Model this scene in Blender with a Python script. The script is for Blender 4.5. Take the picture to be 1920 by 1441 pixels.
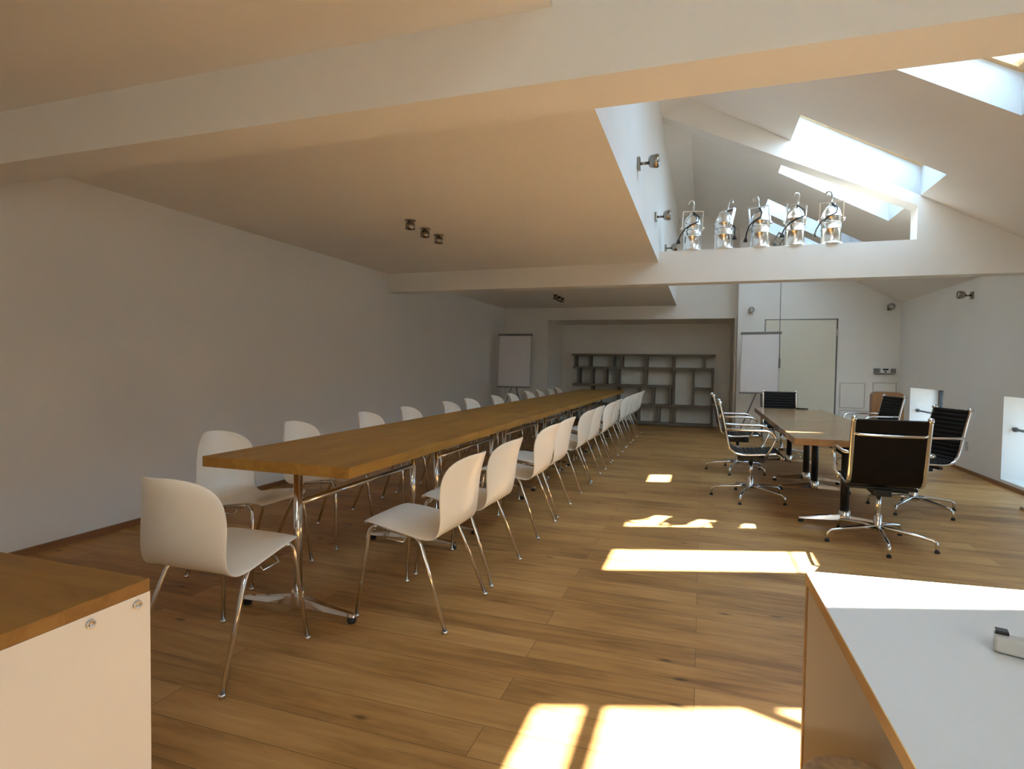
import bpy, bmesh, math, random
from mathutils import Matrix, Vector
R = math.radians
PI = math.pi
random.seed(7)
for o in list(bpy.data.objects): bpy.data.objects.remove(o)
scn = bpy.context.scene
C = scn.collection
K = 0.87            # metres per survey unit
# ---------------------------------------------------------------- camera
CAM_M = ((0.9483917, 0.316792, 0.0139994), (0.023852, -0.0272444, -0.9993442), (-0.3162028, 0.9481037, -0.0333945))
cam = bpy.data.cameras.new('camera'); cam.sensor_width = 36; cam.sensor_fit = 'HORIZONTAL'
cam.lens = 1069.742 / 1920 * 36; cam.clip_start = 0.02; cam.clip_end = 300
camo = bpy.data.objects.new('camera', cam); C.objects.link(camo)
r_, d_, f_ = [Vector(v) for v in CAM_M]
u_ = -d_; b_ = -f_
camo.matrix_world = Matrix(((r_.x, u_.x, b_.x, 0), (r_.y, u_.y, b_.y, 0), (r_.z, u_.z, b_.z, 1.35 * K), (0, 0, 0, 1)))
scn.camera = camo
# ---------------------------------------------------------------- sky, sun, exposure
w = bpy.data.worlds.new('world'); scn.world = w; w.use_nodes = True
bg = w.node_tree.nodes['Background']; bg.inputs[0].default_value = (0.42, 0.69, 1.0, 1); bg.inputs[1].default_value = 11
SUN_DIR = Vector((0.374, 0.718, 1.0)).normalized()
sun = bpy.data.lights.new('sun', 'SUN'); sun.energy = 48; sun.angle = R(0.6); sun.color = (1.0, 0.92, 0.80)
suno = bpy.data.objects.new('sun', sun); C.objects.link(suno)
suno.rotation_euler = SUN_DIR.to_track_quat('Z', 'Y').to_euler(); suno.location = (8, 12, 20)
scn.view_settings.view_transform = 'Standard'; scn.view_settings.look = 'None'
scn.view_settings.gamma = 1; scn.view_settings.use_curve_mapping = False
scn.view_settings.exposure = 0.41
try:
    scn.cycles.max_bounces = 14; scn.cycles.diffuse_bounces = 10; scn.cycles.transparent_max_bounces = 16
    scn.cycles.sample_clamp_indirect = 8
except Exception: pass

# ---------------------------------------------------------------- materials
def mat(name, col, rough=0.5, metal=0.0, spec=None, coat=0.0):
    m = bpy.data.materials.new(name); m.use_nodes = True
    b = m.node_tree.nodes['Principled BSDF']
    b.inputs['Base Color'].default_value = (*col, 1); b.inputs['Roughness'].default_value = rough
    b.inputs['Metallic'].default_value = metal
    if spec is not None: b.inputs['Specular IOR Level'].default_value = spec
    if coat: b.inputs['Coat Weight'].default_value = coat; b.inputs['Coat Roughness'].default_value = 0.15
    return m
def N(m, t, **kw):
    n = m.node_tree.nodes.new(t)
    for k, v in kw.items(): setattr(n, k, v)
    return n
def vary(m, scale=3.0, amt=0.04, bump=0.0, bscale=120.0, vec='Object', stretch=(1, 1, 1)):
    """gentle mottling of the base colour and a fine bump"""
    nt = m.node_tree; L = nt.links; b = nt.nodes['Principled BSDF']
    col = list(b.inputs['Base Color'].default_value)
    tc = N(m, 'ShaderNodeTexCoord'); mp = N(m, 'ShaderNodeMapping'); mp.inputs['Scale'].default_value = stretch
    L.new(tc.outputs[vec], mp.inputs[0])
    nz = N(m, 'ShaderNodeTexNoise'); nz.inputs['Scale'].default_value = scale; nz.inputs['Detail'].default_value = 4
    L.new(mp.outputs[0], nz.inputs['Vector'])
    rp = N(m, 'ShaderNodeValToRGB')
    rp.color_ramp.elements[0].position = 0.3; rp.color_ramp.elements[1].position = 0.7
    rp.color_ramp.elements[0].color = tuple(c * (1 - amt) for c in col[:3]) + (1,)
    rp.color_ramp.elements[1].color = tuple(min(1, c * (1 + amt)) for c in col[:3]) + (1,)
    L.new(nz.outputs['Fac'], rp.inputs[0]); L.new(rp.outputs[0], b.inputs['Base Color'])
    if bump:
        n2 = N(m, 'ShaderNodeTexNoise'); n2.inputs['Scale'].default_value = bscale; n2.inputs['Detail'].default_value = 3
        L.new(mp.outputs[0], n2.inputs['Vector'])
        bp = N(m, 'ShaderNodeBump'); bp.inputs['Strength'].default_value = bump; bp.inputs['Distance'].default_value = 0.002
        L.new(n2.outputs['Fac'], bp.inputs['Height']); L.new(bp.outputs[0], b.inputs['Normal'])
    return m
def wood(name, c1, c2, c3, rough,  plank=None, row=0.15, length=1.7, axis='x', grain=1.0, gap=0.0015, coat=0.0):
    """grained wood; plank=True lays boards along an axis with tone changes"""
    m = mat(name, c1, rough, spec=0.3, coat=coat); nt = m.node_tree; L = nt.links; b = nt.nodes['Principled BSDF']
    tc = N(m, 'ShaderNodeTexCoord'); mp = N(m, 'ShaderNodeMapping')
    if axis == 'y': mp.inputs['Rotation'].default_value = (0, 0, PI / 2)
    if axis == 'z': mp.inputs['Rotation'].default_value = (0, PI / 2, 0)
    L.new(tc.outputs['Object'], mp.inputs[0])
    br = N(m, 'ShaderNodeTexBrick'); br.offset = 0.37; br.offset_frequency = 2
    br.inputs['Scale'].default_value = 1; br.inputs['Brick Width'].default_value = length
    br.inputs['Row Height'].default_value = row; br.inputs['Mortar Size'].default_value = gap
    br.inputs['Mortar Smooth'].default_value = 0.2; br.inputs['Bias'].default_value = 0
    br.inputs['Color1'].default_value = (0, 0, 0, 1); br.inputs['Color2'].default_value = (1, 1, 1, 1)
    br.inputs['Mortar'].default_value = (0.5, 0.5, 0.5, 1)
    L.new(mp.outputs[0], br.inputs['Vector'])
    # long grain, shifted board by board
    m2 = N(m, 'ShaderNodeMapping'); m2.inputs['Scale'].default_value = (1.3, 14, 14)
    sh = N(m, 'ShaderNodeVectorMath', operation='MULTIPLY_ADD'); sh.inputs[1].default_value = (7, 3, 5)
    L.new(br.outputs['Color'], sh.inputs[0]); L.new(mp.outputs[0], sh.inputs[2]); L.new(sh.outputs[0], m2.inputs[0])
    nz = N(m, 'ShaderNodeTexNoise'); nz.inputs['Scale'].default_value = 1.6; nz.inputs['Detail'].default_value = 8
    nz.inputs['Roughness'].default_value = 0.62; nz.inputs['Distortion'].default_value = 0.6
    L.new(m2.outputs[0], nz.inputs['Vector'])
    n3 = N(m, 'ShaderNodeTexNoise'); n3.inputs['Scale'].default_value = 2.2; n3.inputs['Detail'].default_value = 3
    L.new(sh.outputs[0], n3.inputs['Vector'])
    # dark knots
    m4 = N(m, 'ShaderNodeMapping'); m4.inputs['Scale'].default_value = (1.0, 2.6, 2.6); L.new(sh.outputs[0], m4.inputs[0])
    vo = N(m, 'ShaderNodeTexVoronoi', voronoi_dimensions='2D'); vo.inputs['Scale'].default_value = 0.85; L.new(m4.outputs[0], vo.inputs['Vector'])
    kr = N(m, 'ShaderNodeMapRange'); kr.inputs['From Min'].default_value = 0.008; kr.inputs['From Max'].default_value = 0.034
    kr.inputs['To Min'].default_value = 0.35 if plank else 1.0; kr.inputs['To Max'].default_value = 1
    L.new(vo.outputs['Distance'], kr.inputs['Value'])
    rp = N(m, 'ShaderNodeValToRGB'); e = rp.color_ramp.elements
    e[0].position = 0.30; e[0].color = (*c2, 1); e[1].position = 0.68; e[1].color = (*c3, 1)
    x = rp.color_ramp.elements.new(0.48); x.color = (*c1, 1)
    ad = N(m, 'ShaderNodeMath', operation='MULTIPLY_ADD'); ad.inputs[1].default_value = 0.17 if plank else 0.05
    ad.inputs[2].default_value = -0.085 if plank else -0.025
    L.new(br.outputs['Color'], ad.inputs[0])
    a2 = N(m, 'ShaderNodeMath', operation='ADD'); L.new(ad.outputs[0], a2.inputs[0])
    mx = N(m, 'ShaderNodeMath', operation='MULTIPLY_ADD'); mx.inputs[1].default_value = 0.35
    L.new(n3.outputs['Fac'], mx.inputs[0])
    mg = N(m, 'ShaderNodeMath', operation='MULTIPLY'); mg.inputs[1].default_value = 0.65; L.new(nz.outputs['Fac'], mg.inputs[0])
    L.new(mg.outputs[0], mx.inputs[2]); L.new(mx.outputs[0], a2.inputs[1]); L.new(a2.outputs[0], rp.inputs[0])
    # boards' gaps
    gp = N(m, 'ShaderNodeMath', operation='MULTIPLY_ADD'); gp.inputs[1].default_value = -0.55 if gap > 0 else 0.0; gp.inputs[2].default_value = 1
    L.new(br.outputs['Fac'], gp.inputs[0])
    gk = N(m, 'ShaderNodeMath', operation='MULTIPLY'); L.new(gp.outputs[0], gk.inputs[0]); L.new(kr.outputs[0], gk.inputs[1])
    mu = N(m, 'ShaderNodeVectorMath', operation='SCALE'); L.new(rp.outputs[0], mu.inputs[0]); L.new(gk.outputs[0], mu.inputs['Scale'])
    L.new(mu.outputs[0], b.inputs['Base Color'])
    rr = N(m, 'ShaderNodeMapRange'); rr.inputs['To Min'].default_value = rough - 0.02; rr.inputs['To Max'].default_value = rough + 0.05
    L.new(nz.outputs['Fac'], rr.inputs['Value']); L.new(rr.outputs[0], b.inputs['Roughness'])
    bp = N(m, 'ShaderNodeBump'); bp.inputs['Strength'].default_value = 0.12; bp.inputs['Distance'].default_value = 0.001
    L.new(gk.outputs[0], bp.inputs['Height'])
    if gap > 0: L.new(bp.outputs[0], b.inputs['Normal'])
    return m
M = {}
M['wall'] = vary(mat('white_wall_paint', (0.80, 0.785, 0.75), 0.92, spec=0.2), 2.0, 0.015, 0.25, 220)
M['ceil'] = vary(mat('white_ceiling_paint', (0.82, 0.795, 0.755), 0.92, spec=0.2), 2.0, 0.015, 0.2, 220)
M['reveal'] = vary(mat('sky_dimmed_reveal_paint', (0.50, 0.54, 0.57), 0.85, spec=0.2), 2.0, 0.01)  # same paint as the walls, dimmed and blued in colour to curb skylight
M['floor'] = wood('oak_floor_boards', (0.43, 0.228, 0.074), (0.235, 0.112, 0.033), (0.57, 0.330, 0.122), 0.44, True, 0.155, 1.75, 'x')
M['top'] = wood('oiled_oak_top', (0.38, 0.19, 0.036), (0.28, 0.13, 0.022), (0.48, 0.265, 0.06), 0.40, None, 0.10, 0.9, 'y', gap=0.0)
M['small_top'] = wood('oak_veneer_top', (0.30, 0.165, 0.07), (0.22, 0.115, 0.045), (0.37, 0.22, 0.10), 0.2, None, 0.14, 1.2, 'y', gap=0.0)
M['block'] = wood('butcher_block_oak', (0.28, 0.135, 0.03), (0.19, 0.085, 0.018), (0.36, 0.19, 0.05), 0.42, None, 0.16, 0.42, 'x', gap=0.0)
M['skirt'] = wood('oak_skirting', (0.26, 0.12, 0.05), (0.2, 0.09, 0.035), (0.32, 0.16, 0.07), 0.45, None, 0.3, 3, 'y', gap=0)
M['edge'] = wood('birch_edge_band', (0.30, 0.20, 0.105), (0.27, 0.16, 0.07), (0.4, 0.27, 0.14), 0.5, None, 0.3, 3, 'y', gap=0)
M['chrome'] = vary(mat('polished_chrome', (0.82, 0.82, 0.82), 0.12, 1.0), 8, 0.02)
M['satin'] = vary(mat('satin_steel', (0.62, 0.60, 0.57), 0.28, 1.0), 8, 0.03)
M['alu'] = vary(mat('polished_aluminium', (0.93, 0.93, 0.92), 0.24, 1.0), 8, 0.03)
M['plastic'] = vary(mat('cream_white_plastic', (0.86, 0.81, 0.71), 0.34), 5, 0.015, 0.12, 400)
M['black'] = vary(mat('black_leather', (0.008, 0.006, 0.0055), 0.5, spec=0.14), 30, 0.2, 0.3, 300)
M['bmetal'] = vary(mat('black_powder_coat', (0.012, 0.012, 0.012), 0.4), 20, 0.15)
M['rubber'] = vary(mat('black_rubber', (0.02, 0.02, 0.02), 0.7), 20, 0.1)
M['lam'] = vary(mat('white_laminate', (0.78, 0.83, 0.86), 0.42), 3, 0.01)
M['cream'] = vary(mat('cream_laminate', (0.82, 0.77, 0.68), 0.5), 3, 0.01)
M['backp'] = vary(mat('beige_laminate', (0.52, 0.47, 0.385), 0.55), 3, 0.015)
M['shelf'] = vary(mat('grey_brown_shelf_board', (0.17, 0.145, 0.12), 0.6), 6, 0.06)
M['shelfback'] = vary(mat('pale_shelf_back', (0.80, 0.82, 0.78), 0.7), 3, 0.02)
M['paper'] = vary(mat('flipchart_paper', (0.80, 0.78, 0.80), 0.8), 3, 0.01)
M['grey'] = vary(mat('mid_grey_metal', (0.20, 0.20, 0.20), 0.4, 0.5), 6, 0.05)
M['lgrey'] = vary(mat('light_grey_plastic', (0.55, 0.55, 0.53), 0.5), 6, 0.02)
M['door'] = vary(mat('cream_door_paint', (0.72, 0.70, 0.60), 0.6), 2, 0.01)
M['frame'] = vary(mat('white_window_frame', (0.78, 0.79, 0.80), 0.4), 4, 0.01)
M['pine'] = wood('pine_sash', (0.62, 0.40, 0.20), (0.5, 0.3, 0.14), (0.7, 0.48, 0.26), 0.5, None, 0.3, 3, 'x', gap=0)
M['dframe'] = vary(mat('dark_window_frame', (0.05, 0.045, 0.04), 0.45), 4, 0.05)
M['ply'] = wood('bent_plywood', (0.36, 0.19, 0.085), (0.27, 0.14, 0.06), (0.42, 0.24, 0.12), 0.45, None, 0.3, 2, 'z', gap=0)
M['spot'] = vary(mat('bronze_spot_metal', (0.30, 0.27, 0.235), 0.25, 1.0), 8, 0.05)
M['basket'] = vary(mat('beige_woven_rim', (0.62, 0.52, 0.38), 0.8), 60, 0.2, 0.4, 200)
M['liner'] = vary(mat('dark_bin_liner', (0.03, 0.025, 0.022), 0.5), 20, 0.2)
M['ground'] = vary(mat('pale_concrete_ground', (0.45, 0.44, 0.42), 0.9), 0.5, 0.1)
def glassmat(nm='window_glass', tint=(0.96, 0.98, 0.97)):
    m = bpy.data.materials.new(nm); m.use_nodes = True; nt = m.node_tree; nt.nodes.clear()
    out = N(m, 'ShaderNodeOutputMaterial'); mx = N(m, 'ShaderNodeMixShader'); tr = N(m, 'ShaderNodeBsdfTransparent')
    tr.inputs[0].default_value = (*tint, 1)
    gl = N(m, 'ShaderNodeBsdfGlossy'); gl.inputs['Roughness'].default_value = 0.02
    lw = N(m, 'ShaderNodeLayerWeight'); lw.inputs['Blend'].default_value = 0.5
    pw = N(m, 'ShaderNodeMath', operation='POWER'); pw.inputs[1].default_value = 4.5
    fr = N(m, 'ShaderNodeMath', operation='MULTIPLY_ADD'); fr.inputs[1].default_value = 0.8; fr.inputs[2].default_value = 0.03
    nt.links.new(lw.outputs['Facing'], pw.inputs[0]); nt.links.new(pw.outputs[0], fr.inputs[0])
    nt.links.new(fr.outputs[0], mx.inputs[0]); nt.links.new(tr.outputs[0], mx.inputs[1]); nt.links.new(gl.outputs[0], mx.inputs[2])
    nt.links.new(mx.outputs[0], out.inputs[0]); return m
def blindmat():  # translucent fabric of the added sun-blocking blinds
    m = bpy.data.materials.new('sun_block_fabric'); m.use_nodes = True; nt = m.node_tree; nt.nodes.clear()
    out = N(m, 'ShaderNodeOutputMaterial'); mx = N(m, 'ShaderNodeMixShader'); mx.inputs[0].default_value = 0.5
    a = N(m, 'ShaderNodeBsdfTranslucent'); a.inputs[0].default_value = (0.72, 0.78, 0.84, 1)
    d = N(m, 'ShaderNodeBsdfDiffuse'); d.inputs[0].default_value = (0.75, 0.78, 0.80, 1)
    nt.links.new(a.outputs[0], mx.inputs[1]); nt.links.new(d.outputs[0], mx.inputs[2]); nt.links.new(mx.outputs[0], out.inputs[0]); return m
M['blind'] = blindmat()
M['glass'] = glassmat()
M['dim_glass'] = glassmat('shade_dimmed_glass', (0.50, 0.51, 0.505))  # darkened glass: shade outside the low windows is put into its tint

# ---------------------------------------------------------------- mesh builder (survey units, scaled by K when linked)
class MB:
    def __init__(s): s.v = []; s.f = []; s.sm = []
    def add(s, vs, fs, smooth=False):
        n = len(s.v); s.v += [tuple(p) for p in vs]; s.f += [tuple(i + n for i in f) for f in fs]; s.sm += [smooth] * len(fs); return s
    def box(s, x0, x1, y0, y1, z0, z1):
        v = [(x0, y0, z0), (x1, y0, z0), (x1, y1, z0), (x0, y1, z0), (x0, y0, z1), (x1, y0, z1), (x1, y1, z1), (x0, y1, z1)]
        return s.add(v, [(0, 3, 2, 1), (4, 5, 6, 7), (0, 1, 5, 4), (1, 2, 6, 5), (2, 3, 7, 6), (3, 0, 4, 7)])
    def prism(s, poly, y0, y1):            # polygon in XZ pushed along Y
        n = len(poly); v = [(x, y0, z) for x, z in poly] + [(x, y1, z) for x, z in poly]
        return s.add(v, [tuple(range(n)), tuple(range(2 * n - 1, n - 1, -1))] + [(i, i + n, (i + 1) % n + n, (i + 1) % n) for i in range(n)])
    def prismz(s, poly, z0, z1):
        n = len(poly); v = [(x, y, z0) for x, y in poly] + [(x, y, z1) for x, y in poly]
        return s.add(v, [tuple(range(n - 1, -1, -1)), tuple(range(n, 2 * n))] + [(i, (i + 1) % n, (i + 1) % n + n, i + n) for i in range(n)])
    def tube(s, pts, r, seg=10, caps=True, flat=1.0):
        pts = [Vector(p) for p in pts]; n = len(pts)
        rs = r if isinstance(r, (list, tuple)) else [r] * n
        ring = []; prev = None
        for i, p in enumerate(pts):
            t = (pts[min(i + 1, n - 1)] - pts[max(i - 1, 0)])
            if t.length < 1e-9: t = Vector((0, 0, 1))
            t.normalize()
            if prev is None:
                a = Vector((0, 0, 1)) if abs(t.z) < 0.9 else Vector((1, 0, 0)); a = (a - t * a.dot(t)).normalized()
            else:
                a = prev - t * prev.dot(t)
                a = a.normalized() if a.length > 1e-6 else prev
            prev = a; b = t.cross(a)
            ring.append([p + (a * math.cos(q) * flat + b * math.sin(q)) * rs[i] for q in [2 * PI * k / seg for k in range(seg)]])
        v = [q for rg in ring for q in rg]; f = []
        for i in range(n - 1):
            for k in range(seg):
                k2 = (k + 1) % seg; f.append((i * seg + k, i * seg + k2, (i + 1) * seg + k2, (i + 1) * seg + k))
        if caps: f.append(tuple(range(seg - 1, -1, -1))); f.append(tuple((n - 1) * seg + k for k in range(seg)))
        return s.add(v, f, True)
    def lathe(s, prof, seg=20, c=(0, 0, 0), axis='z', smooth=True):
        v = []; f = []; n = len(prof)
        for r, h in prof:
            for k in range(seg):
                q = 2 * PI * k / seg; a, b = r * math.cos(q), r * math.sin(q)
                p = {'z': (a, b, h), 'x': (h, a, b), 'y': (b, h, a)}[axis]
                v.append((p[0] + c[0], p[1] + c[1], p[2] + c[2]))
        for i in range(n - 1):
            for k in range(seg):
                k2 = (k + 1) % seg; f.append((i * seg + k, i * seg + k2, (i + 1) * seg + k2, (i + 1) * seg + k))
        if prof[0][0] > 1e-6: f.append(tuple(range(seg - 1, -1, -1)))
        if prof[-1][0] > 1e-6: f.append(tuple((n - 1) * seg + k for k in range(seg)))
        return s.add(v, f, smooth)
    def grid(s, rows, smooth=True):
        n = len(rows); m = len(rows[0]); v = [p for r in rows for p in r]
        return s.add(v, [(i * m + j, i * m + j + 1, (i + 1) * m + j + 1, (i + 1) * m + j) for i in range(n - 1) for j in range(m - 1)], smooth)
    def rot(s, mtx):
        s.v = [tuple(mtx @ Vector(p)) for p in s.v]; return s
    def build(s, name, m, parent=None, bevel=0, solid=0, subd=0, kind=None, fix=True):
        me = bpy.data.meshes.new(name); me.from_pydata([(x * K, y * K, z * K) for x, y, z in s.v], [], s.f)
        if fix:
            bm = bmesh.new(); bm.from_mesh(me); bmesh.ops.recalc_face_normals(bm, faces=bm.faces); bm.to_mesh(me); bm.free()
        for p, q in zip(me.polygons, s.sm): p.use_smooth = q
        me.materials.append(M[m]); o = bpy.data.objects.new(name, me); C.objects.link(o)
        if parent: o.parent = parent
        if solid:
            d = o.modifiers.new('thickness', 'SOLIDIFY'); d.thickness = solid * K; d.offset = 0
        if subd:
            d = o.modifiers.new('subdivision', 'SUBSURF'); d.levels = subd; d.render_levels = subd
        if bevel:
            d = o.modifiers.new('bevel', 'BEVEL'); d.width = bevel * K; d.segments = 2; d.limit_method = 'ANGLE'; d.angle_limit = R(50)
        if kind: o['kind'] = kind
        return o
def arc(p0, p1, p2, n=6):
    """round the corner p1 between p0 and p2 (quadratic)"""
    a, b, c = Vector(p0), Vector(p1), Vector(p2)
    return [a * (1 - t) ** 2 + b * 2 * t * (1 - t) + c * t * t for t in [k / n for k in range(n + 1)]]
def thing(name, label, cat, loc=(0, 0, 0), rz=0, group=None):
    o = bpy.data.objects.new(name, None); C.objects.link(o); o.empty_display_size = 0.1
    o.location = Vector(loc) * K; o.rotation_euler = (0, 0, rz)
    tag(o, label, cat, group); return o
def tag(o, label, cat, group=None):
    o['label'] = label; o['category'] = cat
    if group: o['group'] = group
    return o
def copy_tree(o, parent=None):
    c = o.copy(); C.objects.link(c)
    if parent: c.parent = parent
    for ch in [x for x in bpy.data.objects if x.parent == o]: copy_tree(ch, c)
    return c
def clone(o, label, loc, rz=0):
    c = copy_tree(o); c.location = Vector(loc) * K; c.rotation_euler = (0, 0, rz); c['label'] = label; return c
def sempty(name, loc=(0, 0, 0)):
    o = bpy.data.objects.new(name, None); C.objects.link(o); o.location = Vector(loc) * K; o['kind'] = 'structure'; return o

# ---------------------------------------------------------------- room shell
XL, XR, YB, YF = -4.372, 3.40, -3.6, 12.5
ZC, XV, EAVE, SL = 2.655, -0.55, 2.585, 0.56
RIDGE = -0.23
def zr(x): return EAVE + SL * (XR - x)
ZRID = zr(RIDGE); ZRV = ZRID - 0.56 * (RIDGE - XV)
H = 0.34
MB().box(XL - .3, 4.0, YB - .3, 14.3, -.12, 0).build('floor', 'floor', kind='structure')
MB().box(-40, 45, -40, 50, -5.2, -5.0).build('ground', 'ground', kind='structure')
MB().box(XL - .25, XL, YB, YF + .3, 0, ZC + .25).build('wall_left', 'wall', kind='structure')
MB().box(XL - .25, 3.95, YB - .25, YB, 0, 5.3).build('wall_back', 'wall', kind='structure')
# flat ceiling over the left half
MB().box(XL, XV, YB, YF, ZC, ZC + .12).build('ceiling', 'ceil', kind='structure')
MB().box(XV - .1, XV, YB, YF, ZC + .12, ZRV).build('wall_void', 'wall', kind='structure')
# skylight bays (near and far inner edge along the room)
SKY = [(-2.95, -2.21), (-1.85, -1.11), (3.43, 4.17), (4.53, 5.27), (6.63, 7.336), (7.73, 8.47), (9.73, 10.47), (10.83, 11.57)]
SX0, SX1 = 0.90, 2.20
def roof():
    m = MB(); ys = [YB]
    for a, b in SKY: ys += [a, b]
    ys.append(13.0); xs = [RIDGE, SX0, SX1, 3.95]
    for i in range(len(ys) - 1):
        sky = i % 2 == 1
        for j in range(3):
            if sky and j == 1: continue
            x0, x1, y0, y1 = xs[j], xs[j + 1], ys[i], ys[i + 1]
            for h in (0, H):
                m.add([(x0, y0, zr(x0) + h), (x1, y0, zr(x1) + h), (x1, y1, zr(x1) + h), (x0, y1, zr(x0) + h)], [(0, 1, 2, 3)])
    for h in (0, H):      # short slope down to the partition on the left of the ridge
        m.add([(RIDGE, YB, ZRID + h), (XV - .1, YB, ZRV - .056 + h), (XV - .1, 13, ZRV - .056 + h), (RIDGE, 13, ZRID + h)], [(0, 1, 2, 3)])
    return m
roof().build('ceiling_slope', 'ceil', kind='structure')
for n, (a, b) in enumerate(SKY):
    w_ = sempty('window_%d' % (n + 1), (0, 0, 0))
    m = MB()
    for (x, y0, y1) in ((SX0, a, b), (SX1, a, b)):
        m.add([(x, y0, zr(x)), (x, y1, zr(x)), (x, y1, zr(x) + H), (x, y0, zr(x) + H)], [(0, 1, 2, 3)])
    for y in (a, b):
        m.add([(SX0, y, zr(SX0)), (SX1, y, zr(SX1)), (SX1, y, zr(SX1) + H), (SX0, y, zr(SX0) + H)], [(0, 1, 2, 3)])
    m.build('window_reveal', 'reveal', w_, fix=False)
    def slab(x0, x1, y0, y1, lo, hi):
        return [(x0, y0, zr(x0) + lo), (x1, y0, zr(x1) + lo), (x1, y1, zr(x1) + lo), (x0, y1, zr(x0) + lo),
                (x0, y0, zr(x0) + hi), (x1, y0, zr(x1) + hi), (x1, y1, zr(x1) + hi), (x0, y1, zr(x0) + hi)]
    BF = [(0, 3, 2, 1), (4, 5, 6, 7), (0, 1, 5, 4), (1, 2, 6, 5), (2, 3, 7, 6), (3, 0, 4, 7)]
    t = 0.05; fm = MB()
    fm.add(slab(SX0, SX0 + t, a, b, H - .03, H + .03), BF); fm.add(slab(SX1 - t, SX1, a, b, H - .03, H + .03), BF)
    fm.add(slab(SX0 + t, SX1 - t, a, a + t, H - .03, H + .03), BF); fm.add(slab(SX0 + t, SX1 - t, b - t, b, H - .03, H + .03), BF)
    fm.build('sash_frame', 'pine', w_)
    MB().add(slab(SX0 + t, SX1 - t, a + t, b - t, H, H + .006), BF).build('pane', 'glass', w_)
    if abs(a - 4.53) < .01:
        q = MB(); q.add(slab(1.16, 1.225, a + t, b - t, H + .01, H + .04), BF)
        q.build('sash_bar', 'frame', w_)
        st = MB()                        # stay arm of the pivoting sash
        P = lambda x, y: (x, y, zr(x) + H + .03)
        st.tube([P(1.55, 5.36), P(1.86, 5.08), P(2.1, 4.86)], 0.035, 8)
        st.build('sash_stay', 'frame', w_)
    if abs(a - 9.73) < .01:
        MB().add(slab(1.2, SX1 - t, a + t, b - t, H - .028, H - .02), BF).build('sun_block_blind', 'blind', w_)  # added blind, keeps surplus sun patches off floor and table
    if a > 10.5:
        MB().add(slab(SX0 + t, SX1 - t, a + t, b - t, H - .028, H - .02), BF).build('sun_block_blind', 'blind', w_)  # added blind, softens skylight on the far wall and stops its sun patch
    if abs(a - 6.63) < .01:
        q = MB(); q.add(slab(2.02, 2.038, a + t, b - t, H + .01, H + .03), BF); q.build('sash_bar', 'frame', w_)
    # sky portal just inside the pane
    pl = bpy.data.lights.new('sky_portal', 'AREA'); pl.shape = 'RECTANGLE'; pl.size = (SX1 - SX0) / math.cos(math.atan(SL)) * K; pl.size_y = (b - a) * K
    pl.cycles.is_portal = True
    po = bpy.data.objects.new('sky_portal', pl); C.objects.link(po)
    xm = (SX0 + SX1) / 2; po.location = Vector((xm, (a + b) / 2, zr(xm) + H - .05)) * K
    po.rotation_euler = (0, math.atan(SL), 0)
# right wall with deep low windows
LOW = [(3.4, 4.9), (6.80, 8.264), (10.06, 11.48)]
WZ0, WZ1, WT = 0.08, 1.065, 0.5
m = MB(); ys = [YB]
for a, b in LOW: ys += [a, b]
ys.append(13.0)
for i in range(len(ys) - 1):
    if i % 2 == 0: m.box(XR, XR + WT, ys[i], ys[i + 1], 0, EAVE)
    else:
        m.box(XR, XR + WT, ys[i], ys[i + 1], 0, WZ0); m.box(XR, XR + WT, ys[i], ys[i + 1], WZ1, EAVE)
m.box(XR + WT - .02, XR + WT + .05, YB, 13, EAVE, EAVE + .12)
m.build('wall_right', 'wall', kind='structure')
for n, (a, b) in enumerate(LOW):
    w_ = sempty('window_%d' % (n + 11))
    xf = XR + WT - .09; t = 0.06
    q = MB(); q.box(xf, xf + .05, a, a + t, WZ0, WZ1); q.box(xf, xf + .05, b - t, b, WZ0, WZ1)
    q.box(xf, xf + .05, a + t, b - t, WZ0, WZ0 + t); q.box(xf, xf + .05, a + t, b - t, WZ1 - t, WZ1)
    q.box(xf, xf + .05, (a + b) / 2 - .03, (a + b) / 2 + .03, WZ0 + t, WZ1 - t)
    q.build('window_frame', 'dframe', w_)
    MB().box(xf + .02, xf + .026, a + t, b - t, WZ0 + t, WZ1 - t).build('pane', 'dim_glass', w_)
    q = MB(); q.tube([(XR + .12, a + .01, .675), (XR + .12, b - .01, .675)], 0.016, 10)
    for y in (a + .012, b - .012): q.lathe([(.03, -.012), (.03, .012)], 12, (XR + .12, y, .675), 'y')
    q.build('guard_rail', 'grey', w_)
    pl = bpy.data.lights.new('sky_portal', 'AREA'); pl.shape = 'RECTANGLE'; pl.size = (b - a) * K; pl.size_y = (WZ1 - WZ0) * K
    pl.cycles.is_portal = True
    po = bpy.data.objects.new('sky_portal', pl); C.objects.link(po); po.location = Vector((xf - .02, (a + b) / 2, (WZ0 + WZ1) / 2)) * K
    po.rotation_euler = (PI / 2, 0, PI / 2)
# far walls
PX = 0.64
m = MB()
m.prism([(XL - .25, 0), (-3.33, 0), (-3.33, 2.375), (0.60, 2.375), (0.60, 0), (PX, 0), (PX, zr(PX)), (RIDGE, ZRID), (XV, ZRV), (XV, ZC + .12), (XL - .25, ZC + .12)], YF, YF + .2)
m.build('wall_far', 'wall', kind='structure')
MB().prism([(PX, 0), (3.42, 0), (3.42, zr(3.42)), (PX, zr(PX))], 12.12, 12.9).build('wall_door', 'wall', kind='structure')
m = MB(); m.box(-3.53, .8, 13.95, 14.15, 0, 2.5); m.box(-3.53, -3.33, YF + .2, 13.95, 0, 2.5); m.box(.60, .8, YF + .2, 13.95, 0, 2.5)
m.build('wall_alcove', 'wall', kind='structure')
MB().box(-3.53, .8, YF + .2, 14.15, 2.375, 2.5).build('ceiling_alcove', 'ceil', kind='structure')
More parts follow.
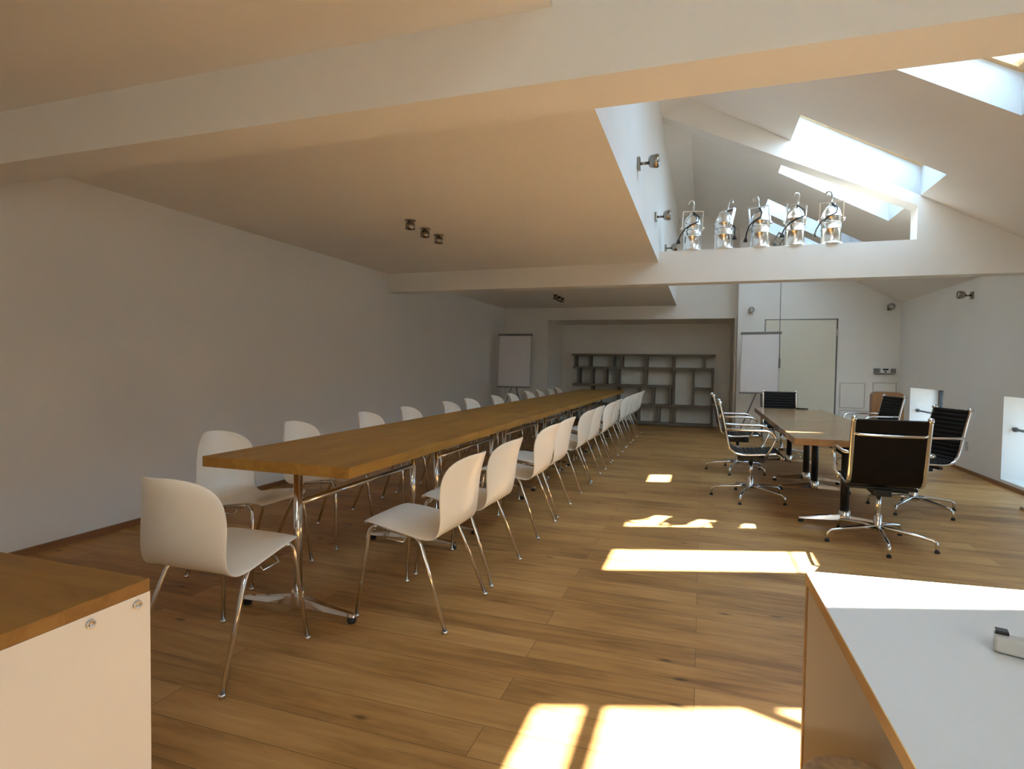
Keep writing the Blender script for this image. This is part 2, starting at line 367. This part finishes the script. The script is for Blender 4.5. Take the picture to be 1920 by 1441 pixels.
# cross beams that turn into open roof trusses on the right
def truss(name, y0, y1, zb):
    m = MB()
    m.box(XL, XV, y0, y1, zb, ZC)
    m.prism([(XV, zb), (XR, zb), (XR, EAVE), (3.043, 2.785), (XV, 2.785)], y0, y1)
    m.prism([(2.18, 2.785), (3.043, 2.785), (2.18, zr(2.18))], y0, y1)
    zb_ = lambda x: 3.15 + .4725 * (2.18 - x)        # lower edge of the sloping member
    m.prism([(2.18, 3.15), (2.18, zr(2.18)), (RIDGE, ZRID), (RIDGE, zb_(RIDGE))], y0, y1)
    m.prism([(RIDGE, zb_(RIDGE)), (RIDGE, ZRID), (XV, ZRV), (XV, zb_(XV) - .004)], y0, y1)
    return m.build(name, 'wall', kind='structure')
truss('trim_1', 2.05, 2.31, 2.385)
truss('trim_2', 7.336, 7.556, 2.39)
# skirting
MB().box(XL, XL + .018, YB, YF, 0, .052).build('baseboard_left', 'skirt', kind='structure')
MB().box(XR - .018, XR, YB, 12.12, 0, .045).build('baseboard_right', 'skirt', kind='structure')
m = MB(); m.box(XL, -3.33, YF - .018, YF, 0, .05); m.build('baseboard_far', 'skirt', kind='structure')
MB().box(PX, 3.4, 12.102, 12.12, 0, .05).build('baseboard_door', 'skirt', kind='structure')
# door leaf, flush in the far wall
dr = sempty('door_1')
MB().box(1.15, 2.36, 12.10, 12.125, 0, 2.29).build('door_leaf', 'door', dr)
m = MB(); m.box(1.125, 1.143, 12.105, 12.122, 0, 2.315); m.box(2.367, 2.39, 12.10, 12.122, 0, 2.315); m.box(1.125, 2.39, 12.105, 12.122, 2.297, 2.312)
m.build('door_frame', 'grey', dr)
m = MB()
for z in (.35, 2.05): m.tube([(2.375, 12.09, z - .07), (2.375, 12.09, z + .07)], .018, 8)
m.build('hinge', 'satin', dr)
m = MB(); m.tube([(1.24, 12.10, 1.17), (1.24, 12.05, 1.17), (1.36, 12.05, 1.17)], .013, 8); m.lathe([(.03, -.01), (.03, 0)], 12, (1.24, 12.1, 1.17), 'y'); m.build('door_handle', 'satin', dr)

# ---------------------------------------------------------------- access panels, switches, sockets
def access(x0, x1, z0, z1, label):
    t = thing('access_panel', label, 'access panel', ((x0 + x1) / 2, 12.12, z0), 0, 'access panels in the far wall')
    w2 = (x1 - x0) / 2; h = z1 - z0
    MB().box(-w2 + .015, w2 - .015, -.012, .002, .015, h - .015).build('panel', 'wall', t, bevel=.002)
    m = MB(); m.box(-w2, -w2 + .012, -.016, .002, 0, h); m.box(w2 - .012, w2, -.016, .002, 0, h); m.box(-w2 + .012, w2 - .012, -.016, .002, 0, .012); m.box(-w2 + .012, w2 - .012, -.016, .002, h - .012, h)
    m.build('rim', 'lgrey', t); return t
access(2.45, 2.87, .64, 1.115, 'white square access panel in far wall just right of the door')
access(2.99, 3.37, .64, 1.13, 'white square access panel in far corner under the control box')
access(2.45, 3.2, .06, .60, 'low wide white access panel near the floor right of the door')
t = thing('control_box', 'grey wall control box with dark display and switches in far right corner', 'control box', (3.17, 12.12, 1.28))
MB().box(-.18, .18, -.03, 0, .015, .115).build('backplate', 'lgrey', t, bevel=.004)
m = MB(); m.box(-.17, -.085, -.045, -.03, .03, .105); m.build('switch', 'grey', t)
m = MB(); m.box(.095, .17, -.045, -.03, .03, .105); m.build('switch', 'grey', t)
MB().box(-.07, .08, -.055, -.03, .03, .115).build('control_unit', 'frame', t, bevel=.003)
MB().box(-.04, .05, -.058, -.055, .075, .105).build('display', 'bmetal', t)
MB().box(-.015, .02, -.06, -.055, .04, .062).build('dial', 'bmetal', t)
MB().box(-.16, .15, -.05, 0, -.0, .015).build('ledge', 'grey', t)
t = thing('wall_socket', 'small double power socket low on right wall between the two low windows', 'socket', (XR, 9.2, .29), 0)
for z in (.0, .065): MB().box(-.012, 0, -.035, .035, z, z + .06).build('socket_plate', 'lgrey', t, bevel=.003)

# ---------------------------------------------------------------- spotlights
def ceiling_spot(loc, label, rz):
    t = thing('ceiling_spot', label, 'spotlight', loc, rz, 'spotlights in threes under the flat ceiling')
    m = MB(); m.lathe([(.05, 0), (.05, -.008), (.015, -.012), (.012, -.03)], 18); m.build('mounting_rose', 'spot', t)
    T = Matrix.Translation((0, 0, -.05)) @ Matrix.Rotation(R(28), 4, 'Y')
    m = MB(); m.lathe([(0, .028), (.03, .027), (.042, .02), (.044, -.03), (.038, -.032), (.036, .0), (0, .005)], 22); m.rot(T).build('spot_head', 'spot', t)
    m = MB(); m.lathe([(0, -.014), (.0355, -.014), (.0355, -.010)], 18); m.rot(T).build('lens', 'frame', t)
    return t
cs = ceiling_spot((-2.55, 4.66, ZC), 'small steel ceiling spot, nearest of the near group of three', R(-60))
clone(cs, 'small steel ceiling spot, middle of the near group of three', (-2.565, 4.98, ZC), R(-60))
clone(cs, 'small steel ceiling spot, farthest of the near group of three', (-2.56, 5.27, ZC), R(-60))
clone(cs, 'small ceiling spot beyond the second beam, nearest of the far three', (-2.58, 10.18, ZC), R(-60))
clone(cs, 'small ceiling spot beyond the second beam, middle of the far three', (-2.58, 10.45, ZC), R(-60))
clone(cs, 'small ceiling spot beyond the second beam, farthest of the far three', (-2.58, 10.70, ZC), R(-60))
def wall_spot(loc, rz, label):
    t = thing('wall_spot', label, 'spotlight', loc, rz, 'wall mounted chrome spots')
    # local: wall is the plane x=0, the lamp stands out along +x
    m = MB(); m.box(0, .025, -.035, .035, -.05, .05); m.build('mounting_rose', 'spot', t, bevel=.006)
    MB().tube([(.02, 0, 0), (.09, 0, 0)], .012, 8).build('stem', 'spot', t)
    m = MB(); m.lathe([(.0, -.04), (.035, -.038), (.05, -.02), (.055, .03), (.05, .042), (.044, .04), (.04, .01), (0, .005)], 18, (.13, 0, .01), 'x'); m.build('spot_head', 'spot', t)
    m = MB(); m.lathe([(0, .02), (.042, .02), (.042, .026)], 16, (.13, 0, .01), 'x'); m.build('lens', 'lgrey', t)
    return t
ws = wall_spot((XV, 4.83, 3.02), 0, 'chrome wall spot high on the white partition, nearest of three')
clone(ws, 'chrome wall spot high on the white partition, middle of three', (XV, 6.65, 3.04), 0)
clone(ws, 'chrome wall spot on the white partition, farthest, just above the beam', (XV, 8.42, 3.04), 0)
clone(ws, 'small wall spot on far wall above the right flip chart', (.87, 12.12, 2.48), R(-90))
clone(ws, 'small wall spot on far wall in the upper right corner', (3.21, 12.12, 2.50), R(-90))
clone(ws, 'double headed dark spot high on the right wall', (XR, 9.2, 2.37), R(180))

# ---------------------------------------------------------------- stage lamps standing on the beam
def par_can():
    t = thing('stage_lamp', 'x', 'stage lamp', (0, 0, 0), 0, 'silver stage lamps standing on the roof beam')
    m = MB(); m.lathe([(.10, 0), (.126, .003), (.126, .014), (.108, .022), (.105, .03), (.104, .17), (.109, .173), (.109, .183), (.104, .186), (.103, .31), (.108, .313), (.108, .326), (.101, .33), (.098, .355), (.086, .395), (.064, .428), (.04, .448), (.035, .456), (.035, .474), (0, .48)], 32)
    m.build('housing', 'alu', t)
    m = MB(); m.lathe([(.105, .245), (.110, .247), (.110, .254), (.105, .256)], 32); m.build('clamp_ring', 'satin', t)
    T = Matrix.Translation((0, 0, .29)) @ Matrix.Rotation(R(14), 4, 'X') @ Matrix.Translation((0, 0, -.29))
    m = MB()
    for s in (-1, 1):
        m.box(s * .119 - .005, s * .119 + .005, -.018, .018, .26, .485)
        m.lathe([(.018, -.008), (.018, .008)], 10, (s * .130, 0, .285), 'x')
    m.box(-.124, .124, -.018, .018, .48, .491); m.rot(T).build('yoke', 'alu', t)
    m = MB(); m.tube([(0, 0, .485), (0, 0, .575)] + [(-.03 + .03 * math.cos(a), 0, .575 + .035 * math.sin(a)) for a in [PI * k / 7 for k in range(1, 9)]], .011, 8)
    m.rot(T).build('hook', 'satin', t)
    m = MB(); m.tube([(.0, -.03, .475), (.06, -.095, .40), (.05, -.118, .34), (-.03, -.125, .30), (-.10, -.08, .265), (-.15, -.03, .19), (-.165, -.015, .14)], .008, 8)
    m.tube([(-.165, -.015, .15), (-.168, -.012, .10)], [.012, .026], 10)
    m.build('cable', 'rubber', t); return t
pc = par_can(); pc.location = Vector((-.16, 7.44, 2.785)) * K; pc.rotation_euler = (0, 0, R(10)); pc['label'] = 'silver stage lamp on the beam, leftmost, beside the white partition'
clone(pc, 'silver stage lamp on the beam, second from the left', (.205, 7.44, 2.785), R(130))
clone(pc, 'silver stage lamp on the beam, middle of the five', (.61, 7.44, 2.785), R(-28))
clone(pc, 'silver stage lamp on the beam with white glare, fourth from the left', (.985, 7.44, 2.785), R(24))
clone(pc, 'silver stage lamp on the beam, rightmost with curled hook', (1.365, 7.44, 2.785), R(-12))
t = thing('colour_frame', 'dark brown square filter frame leaning behind the fourth stage lamp', 'filter frame', (.785, 7.52, 2.785), R(6))
m = MB(); m.box(-.05, .05, -.01, .01, 0, .016); m.box(-.05, .05, -.01, .01, .14, .156); m.box(-.05, -.034, -.01, .01, .016, .14); m.box(.034, .05, -.01, .01, .016, .14)
m.rot(Matrix.Translation((0, 0, .045)) @ Matrix.Rotation(R(32), 4, 'Y')); m.build('frame', 'dframe', t)
MB().lathe([(.0, .0), (.028, .0), (.025, .05), (.012, .07), (0, .075)], 16).build('lamp_base', 'bmetal', t)

# ---------------------------------------------------------------- long row of tables
def table(x, y, length, width, ztop, thick, topmat, colmat, colr, label, group, ins=0.20):
    t = thing('segmented_table', label, 'table', (x, y, 0), 0, group)
    hw = width / 2
    MB().box(-hw, hw, 0.003, length - .003, ztop - thick, ztop).build('tabletop', topmat, t, bevel=.003)
    for yy in (ins, length - ins):
        m = MB()
        m.lathe([(colr, .09), (colr, ztop - thick)], 18, (0, yy, 0)) if colmat == 'bmetal' else m.box(-colr, colr, yy - colr * .6, yy + colr * .6, .08, ztop - thick)
        if colmat != 'bmetal':
            m = MB(); m.tube([(0, yy, .06), (0, yy, ztop - thick)], .026, 20, flat=.8)
        m.build('column', colmat, t)
        m = MB(); cr = colr if colmat == 'bmetal' else .026; m.lathe([(cr * 1.3, .03), (cr * 1.35, .05), (cr * 1.35, .12), (cr * 1.15, .13)], 18, (0, yy, 0)); m.build('collar', 'chrome', t)
        for s in (-1, 1):
            m = MB(); x1 = hw - .09
            sec = lambda xx, wd, z0, z1: [(s * xx, yy - wd, z0), (s * xx, yy + wd, z0), (s * xx, yy + wd * .6, z1), (s * xx, yy - wd * .6, z1)]
            fw_ = 1.0 if colmat == 'bmetal' else .75
            rows = [sec(.015, .040 * fw_, .045, .10), sec(x1 * .5, .034 * fw_, .038, .072), sec(x1 - .03, .026 * fw_, .03, .052), sec(x1, .022 * fw_, .03, .045)]
            v = [p for r in rows for p in r]; f = [(0, 1, 2, 3), (12, 15, 14, 13)]
            for i in range(3):
                for k in range(4): f.append((i * 4 + k, i * 4 + (k + 1) % 4, (i + 1) * 4 + (k + 1) % 4, (i + 1) * 4 + k))
            m.add(v, f); o = m.build('foot', 'chrome', t, bevel=.004)
            MB().lathe([(.02, 0), (.024, .012), (.02, .03)], 12, (s * (x1 - .022), yy, 0)).build('glide', 'rubber', o)
        m = MB(); m.box(-hw * .75, hw * .75, yy - .02, yy + .02, ztop - thick - .022, ztop - thick); m.build('top_bracket', colmat, t)
    zs = ztop - thick - (.10 if colmat == 'bmetal' else .20)
    m = MB(); m.tube([(0, ins + .02, zs), (0, length - ins - .02, zs)], .017, 12); m.build('stretcher', 'chrome' if colmat != 'bmetal' else 'bmetal', t)
    return t
TP = 1.68
ordn = ['first', 'second', 'third', 'fourth', 'fifth', 'sixth']
lt = table(-2.04, 2.32, TP, .90, .85, .055, 'top', 'chrome', .035, 'brown oak table with chrome base, nearest segment of the long row', 'long row of joined oak tables')
for i in range(1, 6):
    clone(lt, 'brown oak table with chrome base, %s segment of the long row counting from the camera' % ordn[i] if i < 5 else 'brown oak table with chrome base, farthest segment of the long row by the shelves', (-2.04, 2.32 + TP * i, 0))
st = table(1.20, 5.33, 1.95, .90, .77, .058, 'small_top', 'bmetal', .035, 'oak meeting table on black columns with sunlit strip, nearest of the two', 'short oak meeting tables', .27)
clone(st, 'oak meeting table on black columns, farther of the two toward the door', (1.20, 7.28, 0))

# ---------------------------------------------------------------- white shell chairs
PROF = [  # y, z, half width, edge forward, edge drop
    (.262, .480, .185, 0, .0), (.262, .502, .205, 0, .004), (.235, .516, .222, 0, .008), (.15, .510, .236, .0, .012), (.04, .496, .243, .0, .014), (-.04, .482, .248, .0, .014),
    (-.10, .469, .248, .0, .014), (-.155, .463, .244, .004, .014), (-.205, .475, .240, .016, .012), (-.243, .508, .237, .036, .008), (-.268, .555, .236, .056, .004),
    (-.285, .62, .237, .076, 0), (-.294, .69, .237, .090, 0), (-.308, .76, .226, .098, 0), (-.323, .81, .203, .098, 0), (-.336, .844, .170, .086, 0), (-.345, .867, .128, .060, 0), (-.350, .881, .082, .030, 0), (-.352, .886, .040, .008, 0)]
def shell_chair():
    t = thing('shell_chair', 'x', 'chair', (0, 0, 0), 0, 'white shell chairs around the long table')
    rows = []
    for y, z, w2, fw, dr_ in PROF:
        row = []
        for k in range(15):
            u = -1 + 2 * k / 14; a = abs(u)
            row.append((u * w2, y + fw * a ** 2.0, z - dr_ * a ** 4))
        rows.append(row)
    sh = MB().grid(rows).build('seat_shell', 'plastic', t, solid=.010, subd=1)
    # each leg is a tube from the floor up into the side rail
    for s in (-1, 1):
        fr = [(s * .262, .262, .012), (s * .214, .222, .435)] + arc((s * .214, .222, .435), (s * .208, .215, .484), (s * .205, .17, .484), 5)[1:]
        MB().tube(fr, .0108, 10).lathe([(.0135, 0), (.0135, .016)], 10, (s * .262, .262, 0)).build('leg', 'chrome', t)
        rr = [(s * .262, -.262, .012), (s * .222, -.105, .40)] + arc((s * .222, -.105, .40), (s * .216, -.085, .447), (s * .208, -.045, .455), 5)[1:]
        MB().tube(rr, .0108, 10).lathe([(.0135, 0), (.0135, .016)], 10, (s * .262, -.262, 0)).build('leg', 'chrome', t)
    m = MB()
    for s in (-1, 1):
        m.tube([(s * .205, .17, .484), (s * .206, .05, .468), (s * .208, -.045, .455)], .0108, 10)
        m.tube([(s * .205, .10, .462), (s * .228, .10, .43), (s * .228, .0, .425), (s * .205, .0, .45)], .004, 6)
    m.tube([(-.205, .12, .468), (.205, .12, .468)], .010, 8); m.tube([(-.208, -.04, .452), (.208, -.04, .452)], .010, 8)
    m.build('frame', 'chrome', t)
    return t
sc = shell_chair(); sc.location = Vector((-2.06, 2.03, 0)) * K
sc['label'] = 'white shell chair alone at the near head end of the long table'
RY = [2.84, 3.49, 4.51, 5.16, 6.20, 6.84, 7.72, 8.42, 9.35, 10.0, 10.85, 11.65]
LY = [2.95, 3.72, 4.72, 5.49, 6.53, 7.26, 8.25, 9.07, 10.0, 10.7, 11.55, 12.2]
nm = ['nearest', 'second', 'third', 'fourth', 'fifth', 'sixth', 'seventh', 'eighth', 'ninth', 'tenth', 'eleventh', 'farthest']
for i, y in enumerate(RY):
    lb = 'white shell chair on the open aisle side of the long table, %s' % nm[i] + (' from the camera' if 0 < i < 11 else ' to the camera' if i == 0 else ' by the shelves')
    clone(sc, lb, (-1.445 + random.uniform(-.01, .01), y, 0), R(90 + random.uniform(-2, 2)))
for i, y in enumerate(LY):
    lb = 'white shell chair on the wall side of the long table, %s' % nm[i] + (' from the camera' if 0 < i < 11 else ' to the camera' if i == 0 else ' near the shelves')
    clone(sc, lb, (-2.74 + random.uniform(-.015, .015), y, 0), R(-90 + random.uniform(-3, 3)))

# ---------------------------------------------------------------- black ribbed office chairs
def office_chair():
    t = thing('office_chair', 'x', 'office chair', (0, 0, 0), 0, 'black ribbed chairs around the meeting tables')
    side = [(.27, .465), (.262, .495), (.22, .505), (.05, .487), (-.10, .478), (-.17, .49), (-.215, .53), (-.238, .60), (-.262, .72), (-.29, .85), (-.318, .965), (-.325, .99)]
    # resample the side profile
    P = []; n = 54
    L = [0]
    for a, b in zip(side, side[1:]): L.append(L[-1] + math.dist(a, b))
    for k in range(n + 1):
        d = L[-1] * k / n
        i = max(j for j in range(len(L) - 1) if L[j] <= d + 1e-9); q = (d - L[i]) / (L[i + 1] - L[i])
        P.append((side[i][0] * (1 - q) + side[i + 1][0] * q, side[i][1] * (1 - q) + side[i + 1][1] * q))
    for _ in range(3): P = [P[0]] + [((P[i - 1][0] + 2 * P[i][0] + P[i + 1][0]) / 4, (P[i - 1][1] + 2 * P[i][1] + P[i + 1][1]) / 4) for i in range(1, n)] + [P[-1]]
    # sling with stitched channels across
    def sheet(i0, i1, name):
        m = MB(); nn = (i1 - i0) * 4; top = []; bot = []
        for k in range(nn + 1):
            q = i0 + k / 4; i = min(int(q), n - 1); fr = q - i
            y = P[i][0] * (1 - fr) + P[i + 1][0] * fr; z = P[i][1] * (1 - fr) + P[i + 1][1] * fr
            ty = P[i + 1][0] - P[i][0]; tz = P[i + 1][1] - P[i][1]; l = math.hypot(ty, tz); ny, nz = tz / l, -ty / l
            if nz < 0 and abs(ty) > abs(tz): ny, nz = -ny, -nz
            if abs(tz) >= abs(ty) and ny < 0: ny, nz = -ny, -nz
            h = .011 + .006 * abs(math.sin(PI * q / 2.25)); hb_ = .011
            top.append([(x, y + ny * h, z + nz * h) for x in (-.225, -.15, 0, .15, .225)])
            bot.append([(x, y - ny * hb_, z - nz * hb_) for x in (-.225, -.15, 0, .15, .225)])
        loop = [top[k] for k in range(nn + 1)] + [bot[k] for k in range(nn, -1, -1)] + [top[0]]
        m.grid(loop)
        for x in (0, 4):
            for k in range(nn): m.add([top[k][x], top[k + 1][x], bot[k + 1][x], bot[k][x]], [(0, 1, 2, 3)])
        return m.build(name, 'black', t)
    mid = 24
    sheet(0, mid, 'seat'); sheet(mid, n, 'backrest')
    for s in (-1, 1):
        m = MB(); m.tube([(s * .238, y, z) for y, z in P], .018, 10, flat=.7); 
        m.lathe([(.02, -.016), (.024, 0), (.02, .016)], 12, (s * .238, P[-1][0], P[-1][1] + .005), 'x')
        m.lathe([(.02, -.016), (.024, 0), (.02, .016)], 12, (s * .238, P[0][0], P[0][1]), 'x')
        m.build('side_rail', 'chrome', t)
        m = MB()
        a = [(s * .245, -.262, .73), (s * .285, -.24, .735)] + [(s * .29, y, .735) for y in (-.1, .05)] + arc((s * .29, .10, .735), (s * .29, .19, .73), (s * .29, .20, .66), 6) + [(s * .285, .16, .56)] + arc((s * .285, .15, .545), (s * .28, .135, .50), (s * .245, .12, .495), 4)
        m.tube(a, .013, 8); m.build('armrest', 'chrome', t)
    m = MB(); m.tube([(-.238, -.297, .885), (-.2, -.315, .876), (0, -.32, .872), (.2, -.315, .876), (.238, -.297, .885)], .012, 8); m.build('back_spreader', 'chrome', t)
    m = MB(); m.box(-.235, .235, -.10, -.06, .435, .46); m.box(-.235, .235, .06, .10, .44, .465); m.box(-.06, .06, -.13, .13, .39, .445)
    m.tube([(.05, 0, .415), (.2, 0, .41)], .008, 8); m.build('tilt_mechanism', 'bmetal', t, bevel=.006)
    m = MB(); m.lathe([(.02, .20), (.02, .40)], 14); m.lathe([(.03, .09), (.032, .11), (.028, .22), (.022, .225)], 16); m.build('column', 'chrome', t)
    for k in range(5):
        q = R(270 + 72 * k); c, s_ = math.cos(q), math.sin(q)
        m = MB(); m.tube([(c * r, s_ * r, z) for r, z in ((.01, .125), (.12, .12), (.25, .105), (.35, .09), (.375, .075), (.38, .016))], [.022, .019, .015, .013, .013, .012], 10)
        o = m.build('base_leg', 'chrome', t)
        MB().lathe([(.017, 0), (.018, .010), (.013, .020)], 12, (c * .38, s_ * .38, 0)).build('glide', 'rubber', o)
    return t
oc = office_chair(); oc.location = Vector((1.33, 5.12, 0)) * K; oc.rotation_euler = (0, 0, R(-3))
oc['label'] = 'black office chair at the near end of the meeting table, back to the camera'
clone(oc, 'black ribbed office chair left of the meeting table, nearer of two', (.50, 6.42, 0), R(-90))
clone(oc, 'black ribbed office chair left of the meeting table, farther of two', (.46, 8.05, 0), R(-88))
clone(oc, 'black ribbed office chair right of the meeting table in front of the low window', (1.98, 6.47, 0), R(106))
clone(oc, 'black ribbed office chair right of the table, far one before the wooden box', (2.2, 9.05, 0), R(104))
clone(oc, 'black ribbed office chair at the far end of the meeting table facing the camera', (1.17, 9.62, 0), R(180))

# ---------------------------------------------------------------- left sideboard
t = thing('sideboard', 'cream sideboard with thick oiled wood top in the bottom left corner', 'sideboard', (-1.19, .965, 0))
MB().box(-1.3, .0, -.95, 0, .822, .852).build('worktop', 'block', t, bevel=.002)
MB().box(-.02, 0, -.95, 0, 0, .822).build('side_panel', 'cream', t)
MB().box(-1.3, -.02, -.02, 0, 0, .822).build('back_panel', 'cream', t)
MB().box(-1.3, -1.28, -.95, -.02, 0, .822).build('side_panel', 'cream', t)
MB().box(-1.28, -.02, -.94, -.02, .40, .42).build('shelf', 'cream', t)
for y, z in ((-.032, .803), (-.135, .803)):
    m = MB(); m.lathe([(.0, .002), (.005, .002), (.0055, .004), (.009, .005), (.010, .0)], 16, (0, y, z), 'x'); m.build('screw_cap', 'satin', t)

# ---------------------------------------------------------------- right desk
def desk():
    t = thing('desk', 'white desk with wood edge in the bottom right corner, partly in sun', 'desk', (.255, 1.563, 0))
    q = [(.0, 0), (1.30, .115), (1.30, -1.15), (.02, -1.15)]
    MB().prismz([(x + .0, y) for x, y in q], .846, .85).build('desk_surface', 'lam', t)
    MB().prismz(q, .820, .846).build('desktop', 'edge', t, bevel=.001)
    MB().prismz([(.004, -.022), (1.29, .092), (1.29, .110), (.004, -.004)], 0, .82).build('back_panel', 'backp', t)
    MB().box(.0, .004, -.022, -.004, 0, .82).build('edge_strip', 'edge', t)
    MB().box(1.27, 1.29, -1.13, .088, 0, .82).build('side_panel', 'backp', t)
    MB().box(.60, .64, -1.1, -.0, .0, .82).build('support', 'backp', t)
desk()
t = thing('tape_dispenser', 'beige and black tape dispenser on the white desk at right edge', 'tape dispenser', (.508, 1.235, .85), R(-16))
pts = [(0, -.012), (.03, -.016), (.07, -.02), (.13, -.022), (.16, 0), (.13, .022), (.07, .020), (.03, .016), (0, .012)]
m = MB(); m.prismz(pts, .003, .030); m.build('body', 'lgrey', t, bevel=.004)
MB().box(.002, .022, .004, .024, .006, .036).build('cutter', 'bmetal', t, bevel=.002)
m = MB(); m.lathe([(.028, -.009), (.03, -.009), (.03, .009), (.028, .009)], 20, (.105, 0, .034), 'y'); m.build('tape_roll', 'basket', t)
t = thing('waste_basket', 'round basket with beige rim and dark liner under the white desk', 'waste basket', (.335, 1.33, 0))
m = MB(); m.lathe([(.075, 0), (.08, .01), (.105, .465), (.10, .465), (.075, .02), (0, .02)], 28); m.build('basket_body', 'basket', t)
m = MB(); m.lathe([(.10, .462), (.112, .464), (.114, .474), (.106, .48), (.098, .476)], 28); m.build('rim', 'basket', t)
m = MB(); m.lathe([(.0985, .460), (.092, .44), (.07, .2), (0, .18)], 28); m.build('liner', 'liner', t)

# ---------------------------------------------------------------- shelves in the alcove
YS0, YS1 = 13.62, 13.93
def shelves():
    t = thing('bookcase', 'low wide grey bookcase of staggered open boxes in the far alcove', 'bookcase', (0, YS0, 0))
    X0, X1, ZT = -2.99, .25, 1.64
    fx = lambda px: X0 + (px - 280) / (1625 - 280) * (X1 - X0)
    fz = lambda py: (1092 - py) / (1092 - 432) * (ZT - .03) + .03
    D = YS1 - YS0; th = .05
    MB().box(X0, X1, D - .012, D, 0, ZT).build('back_panel', 'shelfback', t)
    def hb(a, b, py): MB().box(fx(a), fx(b), 0, D - .012, fz(py) - th / 2, fz(py) + th / 2).build('shelf_board', 'shelf', t)
    def vb(px, p0, p1, w=th): MB().box(fx(px) - w / 2, fx(px) + w / 2, .002, D - .013, fz(p1) + th / 2, fz(p0) - th / 2).build('divider', 'shelf', t)
    hb(270, 1635, 435); hb(280, 1625, 560); hb(280, 1262, 730); hb(1440, 1625, 745); hb(280, 1625, 915); hb(280, 1625, 1088)
    for x in (300, 450, 680, 765, 1005, 1262, 1540): vb(x, 435, 560)
    for x in (340, 475, 612, 735, 1000): vb(x, 560, 730)
    vb(1615, 560, 745); vb(1262, 560, 915); vb(1442, 560, 915)
    for x in (475, 735, 935, 1075): vb(x, 730, 915)
    vb(1232, 730, 915); vb(1612, 745, 915)
    for x in (300, 620, 935, 1132, 1275, 1612): vb(x, 915, 1088)
    return t
shelves()

# ---------------------------------------------------------------- flip charts
def flip_chart(loc, rz, label, w2, z0, z1, lean):
    t = thing('flip_chart', label, 'flip chart', loc, rz, 'flip charts against the far walls')
    hh = z1 - z0; T = Matrix.Translation((0, 0, z0)) @ Matrix.Rotation(lean, 4, 'X')
    MB().box(-w2, w2, 0, .018, 0, hh).rot(T).build('board', 'lgrey', t)
    MB().box(-w2 + .02, w2 - .02, -.012, -.001, .015, hh - .05).rot(T).build('paper_pad', 'paper', t)
    MB().box(-w2 - .015, w2 + .015, -.022, .02, hh - .045, hh - .005).rot(T).build('clamp_bar', 'grey', t, bevel=.004)
    MB().box(-w2, w2, -.035, .0, -.02, 0).rot(T).build('pen_tray', 'grey', t)
    a = T @ Vector((0, .03, hh * .6))
    for s in (-1, 1): MB().tube([(0, a.y, a.z), (s * .05, .03, z0 - .02), (s * .36, -.12, .01)], .011, 8).build('leg', 'grey', t)
    MB().tube([(0, a.y + .01, a.z), (0, .55, .01)], .011, 8).build('leg', 'grey', t)
    return t
flip_chart((-3.80, 11.5, 0), R(4), 'white flip chart on a tripod in the far left corner', .36, .90, 2.03, R(-5))
flip_chart((1.0, 11.55, 0), R(-13), 'white flip chart beside the door behind the black chair', .34, .90, 2.05, R(-5))

t = thing('blind_cord', 'thin hanging operating rod in front of the far door', 'cord', (1.33, 11.45, 1.37))
MB().tube([(0, 0, 0), (0, 0, .17)], [.014, .016], 10).build('grip', 'grey', t)
MB().tube([(0, 0, .15), (-.01, 0, .6), (-.015, 0, zr(1.33) - 1.37 + .0)], .006, 8).build('rod', 'grey', t)

# ---------------------------------------------------------------- bent wood box behind the far chair
t = thing('wooden_box', 'brown wooden box with rounded top edge behind the far black chair', 'wooden box', (2.62, 10.6, 0), R(-8))
pr = [(0, 0), (0, .92)] + [tuple(p)[:2] for p in arc((0, .92, 0), (0, 1.0, 0), (.1, 1.0, 0), 6)[1:]] + [(.36, 1.0)] + [tuple(p)[:2] for p in arc((.36, 1.0, 0), (.43, 1.0, 0), (.43, .92, 0), 5)[1:]] + [(.43, 0)]
MB().prism(pr, 0, .012).build('front_panel', 'ply', t)
MB().prism(pr, .012, .40).build('body', 'ply', t, bevel=.006)
t = thing('marker_pen', 'small black pen lying on the far end of the meeting table', 'pen', (1.37, 9.16, .77))
MB().tube([(-.07, 0, .012), (.05, 0, .012)], .011, 10).build('barrel', 'bmetal', t)
MB().tube([(.05, 0, .012), (.09, 0, .012)], .009, 10).build('cap', 'bmetal', t)
t = thing('floor_box', 'small white floor box on a wood plinth at the right wall, cut by the frame', 'floor box', (3.0, 6.62, 0))
MB().box(0.02, .33, .0, .25, .03, .11).build('cover', 'lam', t, bevel=.006)
MB().box(0, .35, -.02, .27, 0, .03).build('plinth', 'edge', t)
